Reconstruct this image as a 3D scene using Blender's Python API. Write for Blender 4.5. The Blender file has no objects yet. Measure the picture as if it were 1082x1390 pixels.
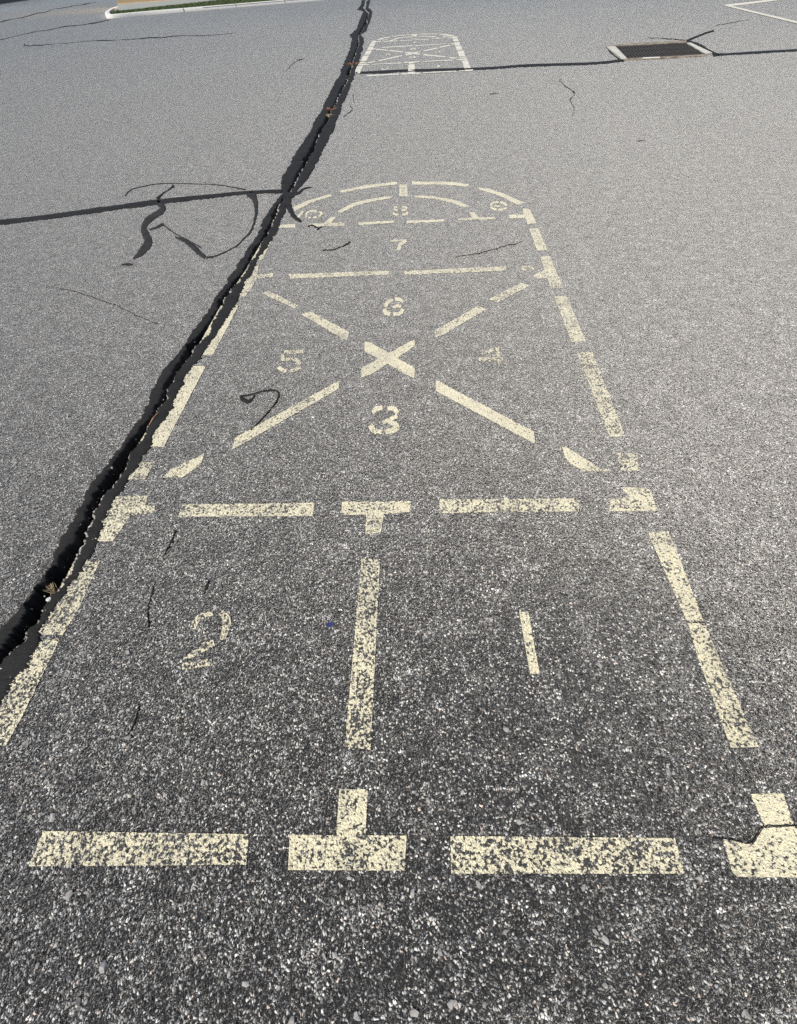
import bpy, math, random
import numpy as np
from mathutils import Vector, Matrix

random.seed(7); RNG = np.random.default_rng(11)
sc = bpy.context.scene
COL = sc.collection

# ------------------------------------------------------------------ camera
# ground plane z = 0, court runs along +Y.  Photo frame 1082 x 1390.
PW, PH, FPX, H = 1082.0, 1390.0, 700.0, 1.30
CX, CY = PW / 2, PH / 2
yw = np.array([574 - CX, -51 - CY, FPX]); yw /= np.linalg.norm(yw)      # world +Y in camera axes (x right, y down, z ahead)
hz = np.array([1.0, -0.063, 0.0])
zw = np.cross(yw, hz); zw /= np.linalg.norm(zw)
if zw[1] > 0: zw = -zw                                                   # world up
xw = np.cross(yw, zw); xw /= np.linalg.norm(xw)

def G(px, py):
    """survey of the photo: where the sight line of a photo point meets the ground (x, y in metres)"""
    r = np.array([px - CX, py - CY, FPX])
    t = H / -(r @ zw)
    return (float(t * (r @ xw)), float(t * (r @ yw)))

cam_d = bpy.data.cameras.new('camera'); cam = bpy.data.objects.new('camera', cam_d); COL.objects.link(cam)
cam_d.sensor_fit = 'HORIZONTAL'; cam_d.sensor_width = 36; cam_d.lens = 36 * FPX / PW
cam_d.clip_start = 0.02; cam_d.clip_end = 2000
ex = Vector((xw[0], yw[0], zw[0])); ey = Vector((xw[1], yw[1], zw[1])); ez = Vector((xw[2], yw[2], zw[2]))
M = Matrix.Identity(4)
for i in range(3):
    M[i][0] = ex[i]; M[i][1] = -ey[i]; M[i][2] = -ez[i]
M[2][3] = H
cam.matrix_world = M
sc.camera = cam

# ------------------------------------------------------------------ helpers
def tag(o, label=None, cat=None, group=None, kind=None):
    if label: o['label'] = label
    if cat: o['category'] = cat
    if group: o['group'] = group
    if kind: o['kind'] = kind
    return o

def empty(name, loc=(0, 0, 0)):
    o = bpy.data.objects.new(name, None); COL.objects.link(o); o.location = loc
    o.empty_display_size = 0.2
    return o

def link_mesh(name, verts, faces, mat, parent=None, smooth=False):
    if parent is not None:
        off = np.array(parent.location)
        verts = [tuple(np.array(v) - off) for v in verts] if not isinstance(verts, np.ndarray) else verts - off
    me = bpy.data.meshes.new(name)
    if isinstance(verts, np.ndarray): verts = verts.tolist()
    me.from_pydata(verts, [], faces)
    if smooth: me.polygons.foreach_set('use_smooth', [True] * len(me.polygons))
    me.materials.append(mat); me.update()
    o = bpy.data.objects.new(name, me); COL.objects.link(o)
    if parent is not None: o.parent = parent
    return o

class MB:
    def __init__(s): s.v = []; s.f = []
    def add(s, v, f):
        n = len(s.v); s.v += [tuple(map(float, p)) for p in v]; s.f += [tuple(i + n for i in q) for q in f]
    def box(s, o, ux, uy, uz):
        o, ux, uy, uz = map(np.array, (o, ux, uy, uz))
        v = [o, o + ux, o + ux + uy, o + uy]; v = v + [p + uz for p in v]
        s.add(v, [(3, 2, 1, 0), (4, 5, 6, 7), (0, 1, 5, 4), (1, 2, 6, 5), (2, 3, 7, 6), (3, 0, 4, 7)])
    def build(s, name, mat, parent=None, smooth=False):
        return link_mesh(name, s.v, s.f, mat, parent, smooth)

# ------------------------------------------------------------------ node helpers
class NT:
    def __init__(s, name):
        s.m = bpy.data.materials.new(name); s.m.use_nodes = True
        s.t = s.m.node_tree; s.t.nodes.clear()
    def n(s, kind, **kw):
        o = s.t.nodes.new(kind)
        for k, v in kw.items(): setattr(o, k, v)
        return o
    def set(s, node, sock, val):
        i = node.inputs[sock]
        if hasattr(val, 'is_output') or isinstance(val, bpy.types.NodeSocket): s.t.links.new(val, i)
        else: i.default_value = val
    def math(s, op, a, b=None, c=None, clamp=False):
        o = s.n('ShaderNodeMath', operation=op); o.use_clamp = clamp
        s.set(o, 0, a)
        if b is not None: s.set(o, 1, b)
        if c is not None: s.set(o, 2, c)
        return o.outputs[0]
    def ss(s, x, lo, hi, a=0.0, b=1.0):
        o = s.n('ShaderNodeMapRange', interpolation_type='SMOOTHSTEP')
        s.set(o, 0, x); s.set(o, 1, lo); s.set(o, 2, hi); s.set(o, 3, a); s.set(o, 4, b)
        return o.outputs[0]
    def lin(s, x, lo, hi, a=0.0, b=1.0):
        o = s.n('ShaderNodeMapRange'); s.set(o, 0, x); s.set(o, 1, lo); s.set(o, 2, hi); s.set(o, 3, a); s.set(o, 4, b)
        return o.outputs[0]
    def noise(s, vec, scale, detail=2.0, rough=0.5, dim='3D'):
        o = s.n('ShaderNodeTexNoise', noise_dimensions=dim); s.set(o, 'Vector', vec); s.set(o, 'Scale', scale)
        s.set(o, 'Detail', detail); s.set(o, 'Roughness', rough)
        return o
    def ramp(s, x, stops, interp='LINEAR'):
        o = s.n('ShaderNodeValToRGB'); o.color_ramp.interpolation = interp
        e = o.color_ramp.elements
        while len(e) < len(stops): e.new(0.5)
        for el, (p, c) in zip(e, stops):
            el.position = p; el.color = (*c, 1) if len(c) == 3 else c
        s.set(o, 0, x)
        return o.outputs[0]
    def mix(s, f, a, b, mode='MIX'):
        o = s.n('ShaderNodeMix', data_type='RGBA', blend_type=mode)
        s.set(o, 'Factor', f)
        for nm, v in (('A', a), ('B', b)):
            k = [i for i in o.inputs if i.name == nm and i.type == 'RGBA'][0]
            if isinstance(v, bpy.types.NodeSocket): s.t.links.new(v, k)
            else: k.default_value = (*v, 1) if len(v) == 3 else v
        return [q for q in o.outputs if q.type == 'RGBA'][0]
    def out(s, shader, disp=None):
        o = s.n('ShaderNodeOutputMaterial'); s.t.links.new(shader, o.inputs['Surface'])
        if disp is not None: s.t.links.new(disp, o.inputs['Displacement'])
        return s.m

def grey(v): return (v, v, v)

AMP = 1.3
def stones(k):
    """shared ground relief: returns height in metres, coarse stone cell, fine cell, dome mask"""
    raw = k.n('ShaderNodeNewGeometry').outputs['Position']
    of = k.n('ShaderNodeVectorMath', operation='ADD'); k.set(of, 0, raw); k.set(of, 1, (17.31, 23.77, 0.0))      # keep the noise lattices' common axis out of the yard
    pos = of.outputs[0]
    wn = k.noise(pos, 70.0, 1.0, dim='2D')
    w = k.n('ShaderNodeVectorMath', operation='MULTIPLY_ADD')
    k.set(w, 0, wn.outputs['Color']); k.set(w, 1, (0.008, 0.008, 0.0)); k.set(w, 2, pos)
    vec = w.outputs[0]
    def cell(scale):
        v = k.n('ShaderNodeTexVoronoi', voronoi_dimensions='2D', feature='F1')
        k.set(v, 'Vector', vec); k.set(v, 'Scale', scale); k.set(v, 'Randomness', 1.0)
        sep = k.n('ShaderNodeSeparateColor'); k.set(sep, 0, v.outputs['Color'])
        dl = k.n('ShaderNodeVectorMath', operation='SUBTRACT'); k.set(dl, 0, vec); k.set(dl, 1, v.outputs['Position'])
        tr = k.n('ShaderNodeVectorMath', operation='SUBTRACT'); k.set(tr, 0, v.outputs['Color']); k.set(tr, 1, (0.5, 0.5, 0.5))
        dt = k.n('ShaderNodeVectorMath', operation='DOT_PRODUCT'); k.set(dt, 0, dl.outputs[0]); k.set(dt, 1, tr.outputs[0])
        return v.outputs['Distance'], sep.outputs, dt.outputs['Value']
    d1, c1, t1 = cell(176.0)
    d2, c2, t2 = cell(330.0)
    dome1 = k.ss(d1, 0.22, 0.62, 1.0, 0.0)
    dome2 = k.ss(d2, 0.20, 0.62, 1.0, 0.0)
    big = k.math('GREATER_THAN', c1[2], 0.42)                     # share of cells holding a coarse stone
    h1 = k.math('MULTIPLY', dome1, k.math('MULTIPLY_ADD', c1[0], 0.0012, 0.0014))
    h1 = k.math('ADD', h1, k.math('MULTIPLY', t1, 1.35))
    h1 = k.math('MULTIPLY', h1, big)
    h2 = k.math('MULTIPLY', dome2, k.math('MULTIPLY_ADD', c2[0], 0.0006, 0.0006))
    h2 = k.math('ADD', h2, k.math('MULTIPLY', t2, 1.0))
    h = k.math('MAXIMUM', h1, h2)
    und = k.noise(pos, 14.0, 2.0, dim='2D').outputs['Fac']
    h = k.math('ADD', h, k.math('MULTIPLY', k.math('SUBTRACT', und, 0.5), 0.0022))
    h = k.math('SUBTRACT', h, 0.0016)
    zpos = k.n('ShaderNodeSeparateXYZ'); k.set(zpos, 0, pos)
    h = k.math('MULTIPLY', k.math('MULTIPLY', h, AMP), k.ss(zpos.outputs[2], -0.012, -0.002))
    isbig = k.math('MULTIPLY', big, k.math('GREATER_THAN', h1, h2))
    return pos, h, isbig, c1, c2, dome1, dome2

def disp_node(k, h):
    d = k.n('ShaderNodeDisplacement'); k.set(d, 'Height', h); k.set(d, 'Midlevel', 0.0); k.set(d, 'Scale', 1.0)
    return d.outputs[0]

def asphalt_nodes(k):
    pos, h, isbig, c1, c2, dome1, dome2 = stones(k)
    stops = [(0.0, (.018, .018, .018)), (0.28, (.040, .040, .039)), (0.46, (.11, .109, .106)), (0.62, (.24, .237, .23)),
             (0.80, (.43, .425, .41)), (1.0, (.70, .69, .66))]
    a = k.ramp(c1[0], stops)
    b = k.ramp(c2[0], [(0.0, (.016, .016, .016)), (0.40, (.040, .040, .038)), (0.62, (.19, .188, .182)), (1.0, (.60, .59, .57))])
    col = k.mix(isbig, b, a)
    hue = k.ramp(c1[1], [(0.0, (.94, .97, 1.04)), (0.12, (1.0, 1, .975)), (0.88, (1.0, 1, .975)), (0.95, (1.08, .98, .87)), (1.0, (1.16, .94, .83))])
    col = k.mix(1.0, col, hue, 'MULTIPLY')
    # binder fills the hollows
    top = k.ss(h, -0.0016, 0.0004, 0.0, 1.0)
    col = k.mix(k.math('SUBTRACT', 1.0, top), col, (.017, .017, .018))
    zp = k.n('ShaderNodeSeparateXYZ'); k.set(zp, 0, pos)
    col = k.mix(k.ss(zp.outputs[2], -0.02, -0.004, 1.0, 0.0), col, (.012, .011, .010))      # shade inside the open crack painted near-black, along with tarry dirt
    # real patchiness: worn/dusty areas, lumps of coarse and fine mix
    n1 = k.noise(pos, 0.35, 4.0, 0.6, '2D').outputs['Fac']
    n2 = k.noise(pos, 9.0, 3.0, 0.6, '2D').outputs['Fac']
    n3 = k.noise(pos, 38.0, 2.0, 0.6, '2D').outputs['Fac']
    f = k.math('MULTIPLY', k.lin(n1, 0.3, 0.7, 1.04, 1.16), k.lin(n2, 0.3, 0.7, 0.80, 1.2))
    n0 = k.noise(pos, 0.11, 3.0, 0.55, '2D').outputs['Fac']
    f = k.math('MULTIPLY', f, k.lin(n0, 0.3, 0.7, 0.91, 1.09))
    mp = k.n('ShaderNodeMapping'); k.set(mp, 'Vector', pos); k.set(mp, 'Rotation', (0, 0, math.radians(28))); k.set(mp, 'Scale', (1.1, .10, 1))   # wheel paths and sweeping streaks
    f = k.math('MULTIPLY', f, k.lin(k.noise(mp.outputs[0], 0.9, 3.0, 0.55, '2D').outputs['Fac'], 0.3, 0.7, 0.95, 1.05))
    # old gum, oil and damp spots
    vs = k.n('ShaderNodeTexVoronoi', voronoi_dimensions='2D', feature='F1'); k.set(vs, 'Scale', 0.9)
    wv = k.n('ShaderNodeVectorMath', operation='MULTIPLY_ADD'); k.set(wv, 0, k.noise(pos, 7.0, 3.0, 0.6, '2D').outputs['Color']); k.set(wv, 1, (.16, .16, 0)); k.set(wv, 2, pos)
    k.set(vs, 'Vector', wv.outputs[0]); ssp = k.n('ShaderNodeSeparateColor'); k.set(ssp, 0, vs.outputs['Color'])
    spot = k.math('MULTIPLY', k.ss(vs.outputs['Distance'], k.math('MULTIPLY', ssp.outputs[0], 0.02), k.math('MULTIPLY_ADD', ssp.outputs[0], 0.06, 0.015), 1.0, 0.0), k.math('GREATER_THAN', ssp.outputs[1], 0.55))
    f = k.math('MULTIPLY', f, k.math('MULTIPLY_ADD', spot, -0.42, 1.0))
    f = k.math('MULTIPLY', f, k.lin(n3, 0.28, 0.72, 0.66, 1.36))
    fc = k.n('ShaderNodeCombineColor')
    for i in range(3): k.set(fc, i, f)
    col = k.mix(1.0, col, fc.outputs[0], 'MULTIPLY')
    return pos, h, col

def mat_asphalt():
    k = NT('asphalt')
    pos, h, col = asphalt_nodes(k)
    p = k.n('ShaderNodeBsdfPrincipled')
    k.set(p, 'Base Color', col); k.set(p, 'Roughness', 0.72); k.set(p, 'Diffuse Roughness', 0.4)
    k.set(p, 'Specular IOR Level', 0.15)
    k.set(p, 'Sheen Weight', 0.80); k.set(p, 'Sheen Roughness', 0.39); k.set(p, 'Sheen Tint', (1, .972, .915, 1))
    m = k.out(p.outputs[0], disp_node(k, h)); m.displacement_method = 'BOTH'
    return m

def mat_paint(name, colour, wear_bias=0.0):
    k = NT(name)
    pos, h, acol = asphalt_nodes(k)
    wear = k.n('ShaderNodeAttribute', attribute_type='OBJECT', attribute_name='wear').outputs['Fac']
    edge = k.n('ShaderNodeAttribute', attribute_type='GEOMETRY', attribute_name='edge').outputs['Fac']
    n1 = k.noise(pos, 120.0, 2.0, 0.55, '2D').outputs['Fac']
    n2 = k.noise(pos, 26.0, 2.0, 0.5, '2D').outputs['Fac']
    n3 = k.noise(pos, 6.0, 2.0, 0.5, '2D').outputs['Fac']
    vc = k.n('ShaderNodeTexVoronoi', voronoi_dimensions='2D', feature='F1'); k.set(vc, 'Scale', 165.0)
    vw = k.n('ShaderNodeVectorMath', operation='MULTIPLY_ADD'); k.set(vw, 0, k.noise(pos, 110.0, 1.0, dim='2D').outputs['Color']); k.set(vw, 1, (.009, .009, 0)); k.set(vw, 2, pos)
    k.set(vc, 'Vector', vw.outputs[0])
    sp = k.n('ShaderNodeSeparateColor'); k.set(sp, 0, vc.outputs['Color'])
    v = k.math('MULTIPLY_ADD', sp.outputs[0], 0.24, k.math('MULTIPLY', n1, 0.75))
    v = k.math('MULTIPLY_ADD', n2, 0.34, k.math('ADD', v, -0.02))
    v = k.math('MULTIPLY_ADD', k.math('SUBTRACT', n3, 0.5), 0.16, v)
    v = k.math('MULTIPLY_ADD', h, 10.0, v)                                      # hollows lose it first
    v = k.math('ADD', v, k.ss(edge, 0.0, 0.010, 0.05, 0.0))
    thr = k.math('MULTIPLY_ADD', wear, 0.40, 0.40)
    msk = k.ss(k.math('SUBTRACT', v, thr), -0.012, 0.016)
    n4 = k.noise(pos, 130.0, 3.0, 0.6, '2D').outputs['Fac']
    dirt = k.ramp(k.math('MULTIPLY_ADD', n3, 0.5, k.math('MULTIPLY', n4, 0.5)), [(0.3, tuple(c * .74 for c in colour)), (0.55, colour), (1.0, tuple(min(c * 1.06, .9) for c in colour))])
    p = k.n('ShaderNodeBsdfPrincipled')
    k.set(p, 'Base Color', k.mix(msk, k.mix(0.45, acol, (.016, .016, .015)), dirt)); k.set(p, 'Roughness', 0.6); k.set(p, 'Specular IOR Level', 0.4)
    k.set(p, 'Sheen Weight', 0.5); k.set(p, 'Sheen Roughness', 0.5); k.set(p, 'Sheen Tint', (1, .955, .875, 1))
    hh = k.math('MULTIPLY_ADD', msk, 0.0006, h)
    m = k.out(p.outputs[0], disp_node(k, hh)); m.displacement_method = 'BOTH'
    return m

def mat_tar(name='tar', c0=(.0125, .012, .0115), c1=(.030, .029, .028), rough=0.72):
    k = NT(name)
    pos = k.n('ShaderNodeNewGeometry').outputs['Position']
    n1 = k.noise(pos, 9.0, 4.0, 0.6).outputs['Fac']; n2 = k.noise(pos, 160.0, 3.0, 0.65).outputs['Fac']
    n3 = k.noise(pos, 45.0, 3.0, 0.6).outputs['Fac']
    f = k.math('MULTIPLY_ADD', n2, 0.45, k.math('MULTIPLY', n1, 0.6))
    col = k.ramp(f, [(0.34, c0), (0.68, c1)])
    grit = k.ss(n2, 0.66, 0.74)
    col = k.mix(k.math('MULTIPLY', grit, 0.5), col, (.16, .155, .15))
    p = k.n('ShaderNodeBsdfPrincipled'); k.set(p, 'Base Color', col); k.set(p, 'Roughness', k.lin(n3, .3, .7, rough - .12, rough + .14))
    k.set(p, 'Specular IOR Level', 0.18)
    bmp = k.n('ShaderNodeBump'); k.set(bmp, 'Strength', 0.7); k.set(bmp, 'Distance', 0.004)
    k.set(bmp, 'Height', k.math('MULTIPLY_ADD', n3, 1.0, k.math('MULTIPLY', n2, 0.45)))
    k.t.links.new(bmp.outputs[0], p.inputs['Normal'])
    return k.out(p.outputs[0])

def mat_simple(name, c0, c1, scale=6.0, rough=0.8, bump=0.0, bscale=60.0, metallic=0.0):
    k = NT(name)
    pos = k.n('ShaderNodeNewGeometry').outputs['Position']
    n = k.noise(pos, scale, 5.0, 0.6).outputs['Fac']
    p = k.n('ShaderNodeBsdfPrincipled'); k.set(p, 'Base Color', k.ramp(n, [(0.32, c0), (0.68, c1)])); k.set(p, 'Roughness', rough)
    k.set(p, 'Metallic', metallic)
    if bump:
        b = k.n('ShaderNodeBump'); k.set(b, 'Strength', bump); k.set(b, 'Distance', 0.01)
        k.set(b, 'Height', k.noise(pos, bscale, 4.0, 0.6).outputs['Fac']); k.t.links.new(b.outputs[0], p.inputs['Normal'])
    return k.out(p.outputs[0])

ASPH = mat_asphalt()
CREAM = mat_paint('cream_paint', (.80, .735, .515))
WHITE = mat_paint('white_paint', (.79, .755, .63))
TAR = mat_tar()
TAR_OLD = mat_tar('weathered_tar', (.020, .0195, .019), (.044, .043, .042), 0.75)
VOIDM = mat_simple('crack_dirt_shade', (.010, .009, .008), (.022, .020, .018), 40, 0.95)  # void shade and dirt together in one near-black colour
EDGE = mat_simple('sunlit_broken_asphalt', (.16, .155, .145), (.52, .50, .46), 90, 0.85, 0.8, 200)
CONC = mat_simple('concrete', (.46, .44, .39), (.62, .60, .54), 5, 0.85, 0.3, 80)
CONCW = mat_simple('pale_concrete', (.60, .585, .55), (.74, .72, .68), 9, 0.8, 0.3, 80)
RUSTC = mat_simple('rust_stained_concrete', (.085, .055, .038), (.46, .41, .33), 9, 0.9, 0.4, 60)
IRON = mat_simple('cast_iron', (.028, .025, .021), (.062, .053, .043), 12, 0.75, 0.3, 120, 0.0)
PIT = mat_simple('pit_shade', (.010, .009, .008), (.022, .019, .016), 5, 0.95)
WALLM = mat_simple('tan_render', (.66, .46, .27), (.74, .53, .32), 3, 0.85, 0.2, 40)
PLINTH = mat_simple('white_plinth', (.76, .74, .68), (.84, .82, .76), 3, 0.8)
SHADEM = mat_simple('dark_blue_shade', (.010, .011, .020), (.018, .020, .034), 3, 0.5)
GLASS = mat_simple('window_glass', (.02, .025, .03), (.04, .045, .05), 1, 0.08)
GRASSM = mat_simple('grass_blades', (.030, .060, .014), (.085, .125, .035), 8, 0.7)
SOIL = mat_simple('soil', (.03, .04, .012), (.05, .07, .02), 12, 0.95)
STRAW = mat_simple('dry_straw', (.30, .23, .12), (.55, .46, .30), 90, 0.75)
RUSTW = mat_simple('rusty_weed', (.20, .085, .04), (.36, .18, .09), 60, 0.85)
CHIP = mat_simple('white_stone', (.55, .54, .50), (.74, .73, .69), 80, 0.7)
GRAV = mat_simple('light_gravel', (.18, .175, .165), (.46, .445, .42), 25, 0.75)
TWIG = mat_simple('reddish_twig', (.45, .20, .10), (.58, .33, .18), 60, 0.7)
BLUE = mat_simple('blue_fleck', (.02, .025, .11), (.04, .05, .2), 60, 0.6)
PALE = mat_simple('pale_stick', (.52, .50, .42), (.66, .64, .55), 90, 0.7)

# ------------------------------------------------------------------ ground rows and columns (fan that widens with distance)
def ys_rows():
    out = [-0.55]
    while out[-1] < 60.0:
        y = out[-1]
        out.append(y + max(0.0027, 0.00068 * (y + 1.385) ** 2))
    return np.array(out)
YS_F = ys_rows()
YS = np.concatenate([[-60, -25, -10, -4, -1.8, -1.0], YS_F, [66, 75, 90, 120, 180, 300]])
NCOL = 760
S_F = np.linspace(-1, 1, NCOL + 1)
side = np.array([1.03, 1.1, 1.25, 1.6, 2.3, 4, 8, 20])
SS = np.concatenate([-side[::-1], S_F, side])
def wof(y): return 0.98 + 0.56 * np.maximum(y, -0.55)

# main crack outlines as x(py) in the photo: outer left, inner left, inner right, outer right
CL = [(490.8,0),(489,8),(484.7,13),(493,15),(490.4,20.3),(487,30),(483.7,39.6),(474,47.5),(477.5,53.3),(474.6,67),(470,78),(466.4,87.4),(463.6,93),(457,109.8),(452.5,116),(447,127),(441.4,137.5),(433,154),(423.7,171.5),(415,186),(406,200),(396,218),(384,238),(381,252),(384,263),(372,277),(358,296.5),(353,310),(346,323),(333,343),(319.6,363),(304,388),(286,416),(267,443),(252,468),(233.7,490),(222,502),(211.5,515),(207,530),(203,542.6),(187,572),(170,598),(153,620),(136.6,640),(126,655),(110,685),(93,713),(77,748),(60,780),(44,803),(26.6,826),(0,853),(-28,885),(-75,935),(-140,1010),(-250,1130),(-480,1390)]
CIL = [(496,0),(494,13),(499,18),(495,30),(489,41),(485,50),(485.5,60),(480,75),(474,92),(469,110),(460,124),(454,140),(443,157),(434,174),(424,195),(413,215),(403,236),(394,252),(389,262),(380,272),(371,290),(365,306),(352,329),(340,350),(326,372),(312,390),(299,407),(282,440),(272,455),(256,467),(249,482),(239,498),(231,512),(222,526),(215,545),(206,562),(185,590),(164,617.5),(145,647),(130,672),(112,706),(96,735),(80,760),(50,800),(26,846),(0,880),(-25,910),(-70,962),(-130,1035),(-235,1150),(-460,1390)]
CIR = [(498.5,0),(496,13),(501.5,18),(498,30),(491.5,41),(487,50),(487.5,60),(482,75),(477,92),(471.5,110),(463.5,124),(457,140),(448,157),(439,174),(429,195),(419,215),(408,236),(399,252),(394,262),(384,272),(376,290),(370,306),(357,329),(344.5,350),(332,372),(317,390),(305,407),(290,440),(281,455),(265,470),(257,482),(246,498),(238,512),(230,528),(225,545),(210,565),(192,596),(174,627),(157,655),(146,668),(130,693),(119,728),(100,765),(80,798),(53,843),(30,870),(0,906),(-24,936),(-68,985),(-125,1055),(-225,1170),(-440,1390)]
CR = [(503,0),(500,10),(505.5,15.2),(506,18),(504.6,23.4),(501,33),(498,41.7),(489,47.5),(494.5,53.3),(493,63),(489.8,76),(487.8,85.4),(483.7,95.5),(478.6,109.8),(476.5,118),(469.5,133),(465,145),(460.6,156.7),(456,172),(449,184),(440,200),(433,218),(424,234),(411,250),(403,262),(394,275),(386,291.5),(378,309),(369.5,326),(353,349.7),(345,365),(336,381),(328,398),(319.6,416),(301.6,442),(289,462),(272.5,487),(262,500),(250,515),(243,535),(236,553),(226,565),(217,577),(203,605),(189,631),(177,650),(164,671),(145,706),(132,736),(115,768),(100,793),(78,826),(57,858),(55,880),(42,900),(26.6,916),(0,957),(-20,985),(-60,1030),(-115,1095),(-210,1210),(-415,1390)]
def xat(curve, py):
    a = np.array(curve, float); return np.interp(py, a[:, 1], a[:, 0])
PYS = [0.0]
while PYS[-1] < 1390: PYS.append(PYS[-1] + (0.5 if PYS[-1] < 120 else 1.0 if PYS[-1] < 420 else 1.6))
PYS = np.array(PYS)
def rough_noise(n, seed, amp, sm):
    r = np.random.default_rng(seed); out = np.zeros(n)
    for k, a in ((sm, 1.0), (max(1, sm // 3), 0.6), (1, 0.5)):
        x = r.normal(size=n // k + 3); out += a * np.interp(np.arange(n) / k, np.arange(len(x)), x)
    return out * amp
NP = len(PYS); scl = np.interp(PYS, [0, 250, 700, 1390], [0.35, 0.8, 1.6, 2.6])
xl = xat(CL, PYS) + rough_noise(NP, 1, 1.25, 9) * scl
xil = xat(CIL, PYS) + rough_noise(NP, 2, 1.25, 7) * scl
xir = xat(CIR, PYS) + rough_noise(NP, 3, 1.25, 7) * scl
xr = xat(CR, PYS) + rough_noise(NP, 4, 1.25, 9) * scl
xir = np.maximum(xir, xil + 1.2 * np.interp(PYS, [0, 300], [0.8, 1.4]))
WL = np.array([G(a, b) for a, b in zip(xl, PYS)]); WIL = np.array([G(a, b) for a, b in zip(xil, PYS)])
WIR = np.array([G(a, b) for a, b in zip(xir, PYS)]); WR = np.array([G(a, b) for a, b in zip(xr, PYS)])

def ground():
    w = wof(YS)
    X = w[:, None] * SS[None, :]; Y = np.repeat(YS[:, None], len(SS), 1); Z = np.zeros_like(X)
    # trench under the crack
    def curve(a, b, t):
        q = a * (1 - t) + b * t; o = np.argsort(q[:, 1]); return q[o]
    ca = curve(WL, WIL, 0.45); cb = curve(WIR, WR, 0.55)
    xa = np.interp(YS, ca[:, 1], ca[:, 0]); xb = np.interp(YS, cb[:, 1], cb[:, 0])
    ok = (YS > ca[0, 1]) & (YS < min(ca[-1, 1], 32))
    inside = (X > xa[:, None]) & (X < xb[:, None]) & ok[:, None]
    Z[inside] = -0.085
    nr, nc = X.shape
    co = np.stack([X, Y, Z], -1).reshape(-1, 3).astype(np.float32)
    i = np.arange(nr - 1)[:, None] * nc + np.arange(nc - 1)[None, :]
    q = np.stack([i, i + 1, i + nc + 1, i + nc], -1).reshape(-1, 4).astype(np.int32)
    me = bpy.data.meshes.new('asphalt_ground')
    me.vertices.add(len(co)); me.vertices.foreach_set('co', co.ravel())
    me.loops.add(q.size); me.loops.foreach_set('vertex_index', q.ravel())
    me.polygons.add(len(q)); me.polygons.foreach_set('loop_start', np.arange(0, q.size, 4, dtype=np.int32))
    me.update(calc_edges=True)
    me.polygons.foreach_set('use_smooth', np.ones(len(q), bool))
    me.materials.append(ASPH)
    o = bpy.data.objects.new('asphalt_ground', me); COL.objects.link(o)
    tag(o, kind='structure')
    return o
ground()

# ------------------------------------------------------------------ painted shapes: cut finely along the ground rows and columns so that paint follows the stones
def seg_dist(p, poly):
    a = np.array(poly); b = np.roll(a, -1, 0); d = b - a
    t = np.clip(((p[:, None, :] - a) * d).sum(-1) / np.maximum((d * d).sum(-1), 1e-12), 0, 1)
    return np.sqrt((((a + t[..., None] * d) - p[:, None, :]) ** 2).sum(-1)).min(1)
def inside_poly(p, poly):
    a = np.array(poly); b = np.roll(a, -1, 0); x, y = p[:, 0:1], p[:, 1:2]
    c = ((a[:, 1] > y) != (b[:, 1] > y))
    den = np.where(np.abs(b[:, 1] - a[:, 1]) < 1e-12, 1e-12, b[:, 1] - a[:, 1])
    return ((c & (x < (b[:, 0] - a[:, 0]) * (y - a[:, 1]) / den + a[:, 0])).sum(1) % 2) == 1
def clip(poly, f):
    out = []; n = len(poly)
    for i in range(n):
        p, q = poly[i], poly[(i + 1) % n]; fp, fq = f(p), f(q)
        if fp >= 0: out.append(p)
        if (fp >= 0) != (fq >= 0):
            t = fp / (fp - fq); out.append((p[0] + t * (q[0] - p[0]), p[1] + t * (q[1] - p[1])))
    return out
def area(p):
    a = np.array(p); return 0.5 * float((a[:, 0] * np.roll(a[:, 1], -1) - np.roll(a[:, 0], -1) * a[:, 1]).sum())
LIFT = 0.0012
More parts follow.
